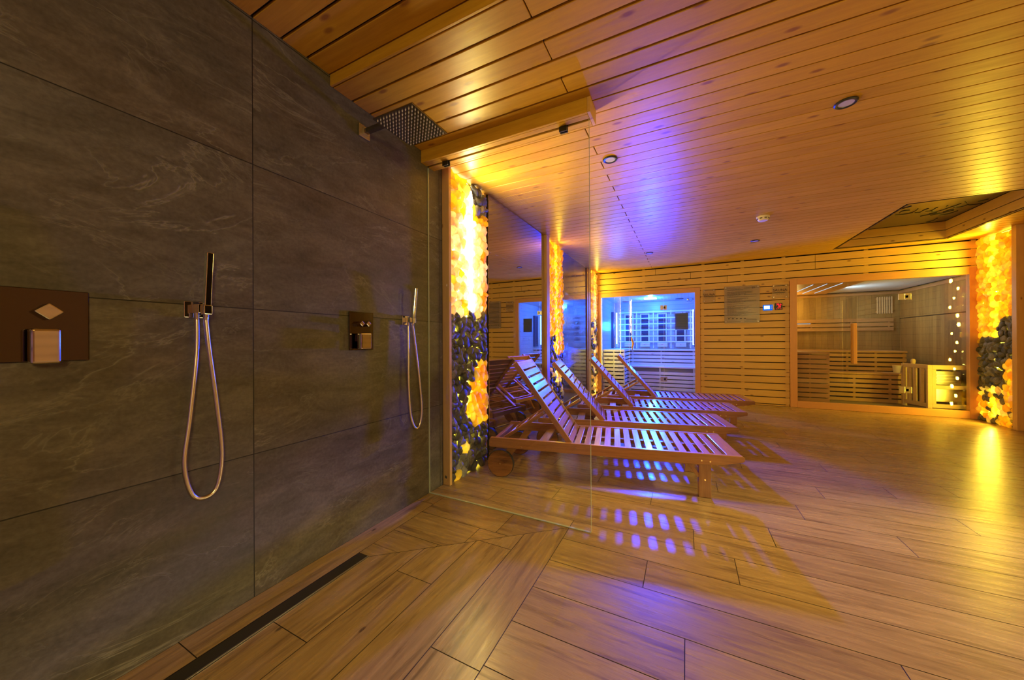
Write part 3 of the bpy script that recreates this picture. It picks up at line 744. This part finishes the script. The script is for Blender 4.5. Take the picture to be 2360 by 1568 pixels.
# lattice back support
lt=thing('lattice_backrest','pale wooden lattice backrest in front of the heaters in the blue cabin','backrest',(X0+.1,8.05,.86)); bx=rel(lt)
for z in (1.655,1.520,1.395,1.263,1.130,1.007): bx(.235,1.72,8.04,8.058,z-.012,z+.012,'lattice_slat')
for x in (.26,.60,.945,1.29,1.66): bx(x,x+.02,8.062,8.085,.87,1.68,'lattice_post')
wall_h=[]
for i,(a,c) in enumerate(((.365,.505),(.70,.84),(1.05,1.19),(1.41,1.55))):
    h=thing('infrared_heater','dark upright infrared heater panel, %s along the cabin back wall'%('leftmost','second from left','third from left','rightmost')[i],'heater',(a,8.19,.9),0,'heater panels in the blue cabin'); bx=rel(h)
    bx(a-.03,c+.03,8.165,8.198,1.00,1.64,'heater_frame'); bx(a,c,8.155,8.1645,1.02,1.605,'heater_panel',M['heater'])
    bx(a-.02,c+.04,8.10,8.198,.90,.988,'heater_box'); MB().cyl((.075,-.098,.045),(.075,-.091,.045),.012,14).build('knob',M['steel'],h)
h=thing('infrared_heater','side heater panel with a white tube light on the cabin left wall','heater',(X0,7.9,.86)); bx=rel(h)
bx(X0+.001,X0+.05,7.70,7.92,.87,1.66,'heater_frame',simple('dark_frame',(.06,.08,.12),.5)); bx(X0+.051,X0+.056,7.74,7.82,.90,1.62,'heater_panel',M['heater'])
MB().cyl((.06,.11,.10),(.06,.11,.80),.016,16).build('light_tube',M['tube'],h,label='glowing blue-white tube')
bx(X0+.03,X0+.09,7.97,8.05,.88,.955,'tube_base')
h=thing('infrared_heater','side heater with a white tube light on the cabin right wall, seen in the mirror','heater',(X1,7.7,.86)); bx=rel(h)
bx(X1-.05,X1-.001,7.60,7.80,.90,1.64,'heater_frame',simple('dark_frame',(.06,.08,.12),.5)); bx(X1-.056,X1-.051,7.64,7.76,.96,1.60,'heater_panel',M['heater'])
MB().cyl((-.06,.24,.08),(-.06,.24,.80),.016,16).build('light_tube',M['tube'],h,label='glowing blue-white tube')
cl=thing('ceiling_light','small rectangular blue-white light on the cabin ceiling','ceiling light',(.95,7.43,ZB))
MB().box(-.115,.115,-.06,.06,-.022,-.001).build('diffuser',M['bluelamp'],cl,bevel=.004)
for (x,y_) in ((.41,7.84),(1.47,7.80)):
    s_=thing('ceiling_speaker','round dark speaker set in the cabin ceiling, %s side'%('left' if x<1 else 'right'),'speaker',(x,y_,ZB),0,'cabin ceiling speakers')
    MB().cyl((0,0,-.008),(0,0,-.0005),.075,28).build('grille',M['heater'],s_); 
dm=thing('dome_lamp','half-round reflecting dome on the cabin ceiling at its right side','dome',(1.64,7.95,ZB))
pr=[(.078*math.cos(a*PI/16),-.065*math.sin(a*PI/16)) for a in range(9)]
m=MB(); n=24
for (r0,z0),(r1,z1_) in zip(pr[:-1],pr[1:]):
    for k in range(n):
        a0,a1=2*PI*k/n,2*PI*(k+1)/n
        m.quadset([(r0*math.cos(a0),r0*math.sin(a0),z0-.001),(r0*math.cos(a1),r0*math.sin(a1),z0-.001),(r1*math.cos(a1),r1*math.sin(a1),z1_-.001),(r1*math.cos(a0),r1*math.sin(a0),z1_-.001)],[(0,3,2,1)],[[(0,0)]*4],None,True)
m.build('dome_shell',M['chrome'],dm)

# ------------------------------------------------------------------ finnish sauna room
S0,S1,T0,T1,ZS=3.02,4.97,6.762,8.56,1.905
b=MB()
x=S0
while x<S1: b.box(x+.0008,min(x+.088,S1)-.0008,T1,T1+.014,.0,ZS); x+=.088
yv=T0
while yv<T1:
    b.box(S1,S1+.014,yv+.0008,min(yv+.088,T1)-.0008,0,1.40); b.box(S1,S1+.014,yv+.0008,min(yv+.088,T1)-.0008,1.415,ZS); b.box(S0-.014,S0,yv+.0008,min(yv+.088,T1)-.0008,0,ZS); yv+=.088
struct(b.build('wall_sauna_room',M['aspen']))
b=MB(); b.box(S0-.03,S0-.015,T0,T1+.03,0,1.96); b.box(S1+.015,S1+.03,T0,T1+.03,0,1.96); b.box(S0-.03,S1+.03,T1+.016,T1+.03,0,1.96); b.box(S0-.03,S1+.03,T0,T1+.03,ZS+.03,ZS+.05)
struct(b.build('wall_sauna_shell',M['backing']))
struct(MB().box(S0,S1,YB+.05,T1,-.02,.06).build('floor_sauna_room',simple('sauna_floor',(.22,.17,.10),.5)))
b=MB(); b.box(3.947,S1,T0,T1,ZS+.012,ZS+.026); struct(b.build('ceiling_sauna_light',M['ceilgrey']))
b=MB(); xs=[S0,3.358,3.372,3.525,3.539,3.709,3.723,3.946]
for a,c in zip(xs[0::2],xs[1::2]): b.box(a,c,T0,T1,ZS-.006,ZS+.010)
struct(b.build('ceiling_sauna_boards',M['bench']))
for i,x in enumerate((3.365,3.532,3.716)):
    tag(MB().box(x-.0065,x+.0065,T0+.2,8.17+.03*i,ZS-.009,ZS+.004).build('led_slot_light',M['coolstrip']),'cool white light slot in the sauna ceiling, %s'%('leftmost','middle one','rightmost')[i],'light strip','sauna ceiling light slots')
struct(MB().box(S0,S1,T1-.030,T1-.001,1.845,1.885).build('trim_8',M['bench'],bevel=.002))
struct(MB().box(S1-.022,S1-.001,T0,T1-.031,1.845,1.885).build('trim_9',M['bench'],bevel=.002))
# benches
sb=thing('sauna_bench','two-tier slatted wooden bench with back rails along the sauna rear wall','bench',(S0,T0,0)); bx=rel(sb); W=M['bench']
bx(3.522,4.70,7.66,T1-.032,.822,.850,'upper_seat',W); bx(S0+.002,3.52,6.80,T1-.032,.822,.850,'arm_seat',W)
bx(3.522,4.60,7.30,7.655,.492,.518,'lower_seat',W)
for k in range(11):
    z=.805-k*.0735
    if k<4: bx(3.522,4.695,7.672,7.688,z-.053,z,'front_slat',W)
    if k<6: bx(3.522,4.595,7.312,7.328,.485-k*.0735-.053,.485-k*.0735,'front_slat',W)
    if z>.12: bx(S0+.002,3.518,6.805,6.82,z-.058,z,'end_slat',W)
for x in (3.54,3.98,4.33,4.66): bx(x,x+.03,7.69,7.71,.07,.82,'bench_post',W)
for x in (3.54,3.95,4.36,4.56): bx(x,x+.03,7.33,7.35,.07,.49,'bench_post',W)
for x in (3.03,3.28,3.495): bx(x,x+.022,6.822,6.84,.07,.82,'bench_post',W)
bx(3.53,4.68,7.72,7.73,.07,.81,'bench_shade_sheet',M['backing']); bx(3.53,4.58,7.37,7.38,.07,.48,'bench_shade_sheet',M['backing']); bx(S0+.01,3.50,6.87,6.88,.07,.81,'bench_shade_sheet',simple('arm_gap_shade',(.20,.13,.06),.7))  # sheets added to darken slat gaps, in place of shade under the seats
bx=rel(sb)
for z0,z1_ in ((1.355,1.42),(1.275,1.335),(1.195,1.255)): bx(S0+.01,4.87,T1-.060,T1-.042,z0,z1_,'back_rail',W)
for x in (3.10,3.72,4.30,4.80): bx(x,x+.03,T1-.0415,T1-.001,1.195,1.42,'rail_batten',W)
tag(MB().box(3.50,3.72,T1-.067,T1-.061,1.338,1.346).build('led_strip_light',M['coolstrip']),'thin cool light strip on the sauna back rails','light strip')
vg=thing('vent_grille','small slatted wooden grille high in the rear right corner of the sauna','vent',(4.66,T1-.03,1.50)); bx=rel(vg)
for k in range(7): bx(4.66+k*.031,4.678+k*.031,T1-.045,T1-.030,1.50,1.80,'grille_slat',M['guard'])
bx(4.655,4.87,T1-.029,T1-.002,1.52,1.55,'grille_rail',W); bx(4.655,4.87,T1-.029,T1-.002,1.75,1.78,'grille_rail',W)
d2=sroot('door_2')
f=MB(); f.box(3.020,3.108,YB-.014,YB+.055,.002,1.975).box(4.880,4.978,YB-.014,YB+.055,.002,1.975).box(3.1085,4.8795,YB-.014,YB+.055,1.883,1.975).box(3.1085,4.8795,YB-.014,YB+.055,.002,.100)
f.build('door_frame',M['frame'],d2,bevel=.002)
for a,c in ((3.110,3.695),(3.700,4.278),(4.284,4.878)): MB().box(a,c,YB-.004,YB+.004,.102,1.881).build('glass_pane',M['glass'],d2)
for z in (1.628,.342): hinge(4.281,z,d2,.062,.043)
hb=MB().box(3.735,3.775,YB-.058,YB-.030,.69,1.275).build('handle',M['frame'],d2,bevel=.003)
for z in (.80,1.16): MB().cyl((3.755,YB-.030,z),(3.755,YB-.004,z),.009,12).build('handle_standoff',M['steel'],hb)
MB().box(3.735,3.775,YB+.012,YB+.040,.69,1.275).build('handle',M['frame'],d2,bevel=.003)
# heater guard + heater
hg=thing('heater_guard','pale wooden safety rail around the sauna heater','guard rail',(4.55,6.80,.06)); bx=rel(hg); G=M['guard']
gx0,gx1,gy0,gy1=4.545,4.965,6.80,7.18
for (x,y_) in ((gx0,gy0),(gx1-.04,gy0),(4.455,gy1)): bx(x,x+.045,y_,y_+.045,.061,.686,'corner_post',G,.003)
bx(gx0+.046,gx1-.041,gy0+.005,gy0+.035,.625,.686,'top_rail',G,.003); bx(gx0+.046,gx1-.041,gy0+.005,gy0+.035,.36,.412,'middle_rail',G,.003); bx(gx0+.046,gx1-.041,gy0+.005,gy0+.035,.10,.155,'bottom_rail',G,.003)
for z0,z1_ in ((.63,.686),(.10,.155)):
    MB().bar((gx0+.022-4.55,gy0+.046-6.80,(z0+z1_)/2-.06),(4.477-4.55,gy1-6.80,(z0+z1_)/2-.06),.03,z1_-z0).build('side_rail',G,hg,bevel=.003)
for f_ in (.25,.55,.8):
    px,py=gx0+.022+(4.477-gx0-.022)*f_, gy0+.046+(gy1-gy0-.046)*f_
    MB().box(px-.016-4.55,px+.016-4.55,py-.022-6.8,py+.022-6.8,.096,.569).build('side_slat',G,hg,bevel=.002)
bx(gx0+.046,gx0+.085,gy0+.006,gy0+.03,.156,.624,'upright',G)
ht=thing('sauna_heater','boxy reflective steel sauna heater filled with stones behind the guard','sauna heater',(4.78,7.05,.16)); bx=rel(ht); ST=M['steel']
bx(4.66,4.92,6.92,7.18,.17,.60,'heater_body',ST,.006)
for k in range(4): bx(4.675,4.905,6.905,6.919,.405+k*.042,.432+k*.042,'louvre',ST,.003)
bx(4.672,4.908,6.908,6.919,.185,.365,'front_panel',M['hinge'],.003)
for x in (4.67,4.89): bx(x,x+.02,6.95,7.15,.061,.169,'leg',ST)
hs=MB(); R=random.Random(2)
for i in range(26): stone(hs,lambda u,v,h:(u,v,h),R.uniform(-.10,.12),R.uniform(-.11,.11),.445+R.uniform(0,.02),.03,.028,.022,(*R.choice(GREY),1),R)
hs.build('heater_stones',M['rock'],ht)
bk_=thing('sauna_bucket','small pale tapered pail hanging on the guard rail beside the bench','bucket',(4.40,7.20,.54))
MB().cyl((0,0,0),(0,0,.105),.036,24,.048).build('pail',M['pale'],bk_); MB().cyl((0,0,.105),(0,0,.112),.050,24).build('pail_rim',M['guard'],bk_)
lam=thing('sauna_ladle','rounded wooden ladle end standing above the heater guard','ladle',(4.55,7.15,.68))
pts=[(0,0,-.03),(0,0,.0),(0,0,.03),(0,0,.055),(0,0,.072)]
MB().tube(pts,[.014,.020,.026,.026,.014],16).build('ladle_bowl',M['guard'],lam)

# ------------------------------------------------------------------ signs and controls
def plate(name,label,x0,x1,z0,z1,so=.022):
    t=thing(name,label,'sign',((x0+x1)/2,YB,(z0+z1)/2),0,'acrylic wall signs'); w,h=(x1-x0)/2,(z1-z0)/2
    MB().box(-w,w,-.022,-.018,-h,h).build('acrylic_plate',M['acryl'],t)
    for sx in (-1,1):
        for sz in (-1,1): MB().cyl((sx*(w-so),-.026,sz*(h-so)),(sx*(w-so),-.0005,sz*(h-so)),.006,12).build('standoff',M['steel'],t)
    return t
t=plate('room_sign','small clear sign reading SAUNA INFRARED beside the blue cabin',1.842,2.028,1.675,1.895)
text_obj('lettering','SAUNA',M['ink'],(0,-.0235,.018),.052,t); text_obj('lettering','INFRARED',M['ink'],(0,-.0235,-.038),.020,t,spacing=1.5)
MB().box(-.07,.07,-.0236,-.0228,-.014,-.011).build('rule',M['ink'],t)
t=plate('room_sign','small clear sign reading SAUNA SUCHA beside the large sauna glass',2.795,2.995,1.685,1.905)
text_obj('lettering','SAUNA',M['ink'],(0,-.0235,.018),.055,t); text_obj('lettering','SUCHA',M['ink'],(0,-.0235,-.045),.020,t,spacing=1.9)
MB().box(-.075,.075,-.0236,-.0228,-.016,-.013).build('rule',M['ink'],t)
t=plate('rules_board','large smoky acrylic rules board with lines of fine print between the two small signs',2.155,2.637,1.316,1.918)
w=MB(); R=random.Random(4); z=.245
while z>-.20:
    if R.random()<.13: z-=.016
    x=-.20; e=R.uniform(.05,.20) if R.random()<.75 else R.uniform(-.12,.05)
    while x<e:
        q_=min(x+R.uniform(.012,.035),e); w.box(x,q_,-.0232,-.0228,z,z+.0035); x=q_+.006
    z-=.0115
for k in range(5): w.box(-.19+k*.055,-.165+k*.055,-.0232,-.0228,-.236,-.222)
for k in range(3): w.box(.06,.20,-.0232,-.0228,-.262+k*.010,-.259+k*.010)
w.build('fine_print',M['ink'],t)
text_obj('lettering','29',M['ink'],(.155,-.0236,.262),.045,t)
t.children[0].data=t.children[0].data.copy(); t.children[0].data.materials[0]=milky('smoky_acrylic',(.94,.92,.90),(.50,.42,.36),.38)
t=thing('sauna_controller','small controller with a glowing blue-framed white display on the slat wall','control panel',(2.748,YB,1.551))
MB().box(-.069,.055,-.018,-.0005,-.045,.042).build('case',M['lcdblue'],t,bevel=.006,label='blue glowing case')
MB().box(-.055,.018,-.0205,-.0182,-.026,.026).build('screen',M['lcd'],t)
for k in range(3): MB().box(.036,.046,-.0205,-.0182,-.024+k*.019,-.013+k*.019).build('button',M['white'],t)
rbox(.056,.072,-.020,-.0005,-.030,.045,'side_knob',M['white'],t)
t=thing('temperature_display','square black display with glowing red digits beside the sauna frame','display',(2.881,YB,1.563))
MB().box(-.046,.046,-.022,-.0005,-.055,.052).build('case',M['black'],t,bevel=.003)
text_obj('digits','78.6',M['red'],(.0,-.0235,.026),.038,t,extrude=.0008); text_obj('digits','36',M['red'],(.008,-.0235,-.002),.034,t,extrude=.0008)
for (x,z) in ((-.025,-.040),(0,-.030),(.025,-.040),(-.012,-.022),(.014,-.022)): MB().cyl((x,-.0235,z),(x,-.0222,z),.0042,8).build('indicator',M['red'],t)

# ------------------------------------------------------------------ ceiling fittings
def spot(label,x,y_,r=.045):
    t=thing('recessed_spotlight',label,'spotlight',(x,y_,ZC),0,'dark-ringed ceiling spotlights')
    m=MB(); n=32
    for (r0,z0),(r1,z1_) in zip(((r,-.0005),(r,-.006),(r*.9,-.010),(r*.70,-.008)),((r,-.006),(r*.9,-.010),(r*.70,-.008),(r*.66,-.002))):
        for k in range(n):
            a0,a1=2*PI*k/n,2*PI*(k+1)/n
            m.quadset([(r0*math.cos(a0),r0*math.sin(a0),z0),(r0*math.cos(a1),r0*math.sin(a1),z0),(r1*math.cos(a1),r1*math.sin(a1),z1_),(r1*math.cos(a0),r1*math.sin(a0),z1_)],[(0,3,2,1)],[[(0,0)]*4],None,True)
    m.build('ring',M['ring'],t); MB().cyl((0,0,-.006),(0,0,-.001),r*.68,28).build('lens',M['lens'],t)
    return t
spot('recessed ceiling spotlight nearest the camera, high at the photo right',2.369,2.487,.050)
spot('recessed ceiling spotlight just right of the shower glass edge',1.114,2.498,.050)
spot('small recessed ceiling spotlight above the blue cabin',1.113,5.457,.050)
spot('small recessed ceiling spotlight beyond the smoke detector',2.394,5.431,.050)
t=thing('smoke_detector','round white smoke detector on the ceiling boards','smoke detector',(2.311,4.40,ZC))
MB().cyl((0,0,-.014),(0,0,-.0005),.058,32).build('base',M['white'],t); MB().cyl((0,0,-.046),(0,0,-.0145),.040,32,.056).build('housing',M['white'],t,bevel=.003)
for k in range(8):
    a=2*PI*k/8+.3; c=Vector((.050*math.cos(a),.050*math.sin(a),-.026)); tv=Vector((-math.sin(a),math.cos(a),0)); nv=Vector((math.cos(a),math.sin(a),0))
    MB().obox(c-tv*.011-Vector((0,0,.004)),tv*.022,nv*.004,(0,0,.008)).build('slot',M['black'],t)

# ------------------------------------------------------------------ lights
def light(name,ty,loc,energy,col,size=.1,rot=None,sy=None,spot=None):
    L=bpy.data.lights.new(name,ty); L.energy=energy; L.color=col
    if ty=='AREA':
        L.size=size
        if sy: L.shape='RECTANGLE'; L.size_y=sy
    else: L.shadow_soft_size=size
    o=bpy.data.objects.new(name,L); COL.objects.link(o); o.location=loc
    if rot is not None:
        o.rotation_euler=Vector(rot).to_track_quat('-Z','Y').to_euler()
    return o
BLUE=(.002,.026,1)
light('cabin_lamp','POINT',(.95,7.43,1.78),120,(.01,.11,1),.04)
def spotl(name,loc,tgt,e,col,size,ang,blend=.5):
    o=light(name,'SPOT',loc,e,col,size,Vector(tgt)-Vector(loc)); o.data.spot_size=math.radians(ang); o.data.spot_blend=blend
spotl('cabin_lamp_beam',(.95,7.30,1.80),(1.6,2.3,0),2000,BLUE,.06,38,.35)  # extra beam added at the cabin ceiling light, boosts blue on floor and loungers
light('cabin_tube','POINT',(.24,7.75,1.35),40,(.01,.11,1),.10)
light('hall_lamp','AREA',(6.0,3.0,2.37),270,(1,.82,.36),.2,(-.75,-.1,-1))
spotl('cabin_up_fill',(1.0,7.0,.78),(1.45,4.0,2.33),720,BLUE,.08,105)  # added light without a fixture, spreads blue onto the room ceiling
light('sauna_lamp','POINT',(3.35,8.2,1.6),10,(1,.66,.18),.10)
light('sauna_cool_fill','AREA',(3.962,7.70,ZS-.012),11,(.42,.68,1),.02,(1,0,.22),1.5)  # added light without a fixture, brightens the pale part of the sauna ceiling
light('near_column_glow','AREA',(.10,2.31,1.72),17,(1,.68,.05),.03,(1,0,0),1.1)
light('mid_column_glow','AREA',(.10,4.34,1.4),9,(1,.64,.03),.03,(1,0,0),1.8)
light('corner_column_glow','AREA',(.10,6.5,1.4),11,(1,.78,.06),.03,(1,0,0),1.8)
RG=random.Random(21)
for k_ in range(18):
    zz=.14+k_*.122; yy=6.41+RG.uniform(-.09,.09); dd=RG.uniform(.03,.065)
    o=light('right_column_glow','AREA',(4.885,yy,zz),33*dd*dd/.043,(1,.72,.05),dd,(-1,0,0)); o.data.shape='DISK'
light('room_fill','AREA',(3.6,-1.2,1.9),45,(1,.80,.25),.6,(-.6,1,-.5))  # added fill light behind the camera, a warm wash for the shower wall
w=bpy.data.worlds.new('world'); SC.world=w; w.use_nodes=True
w.node_tree.nodes['Background'].inputs[0].default_value=(.02,.02,.03,1); w.node_tree.nodes['Background'].inputs[1].default_value=.2
vs=SC.view_settings; vs.view_transform='Standard'; vs.look='None'; vs.exposure=0.1; vs.gamma=1; vs.use_curve_mapping=False
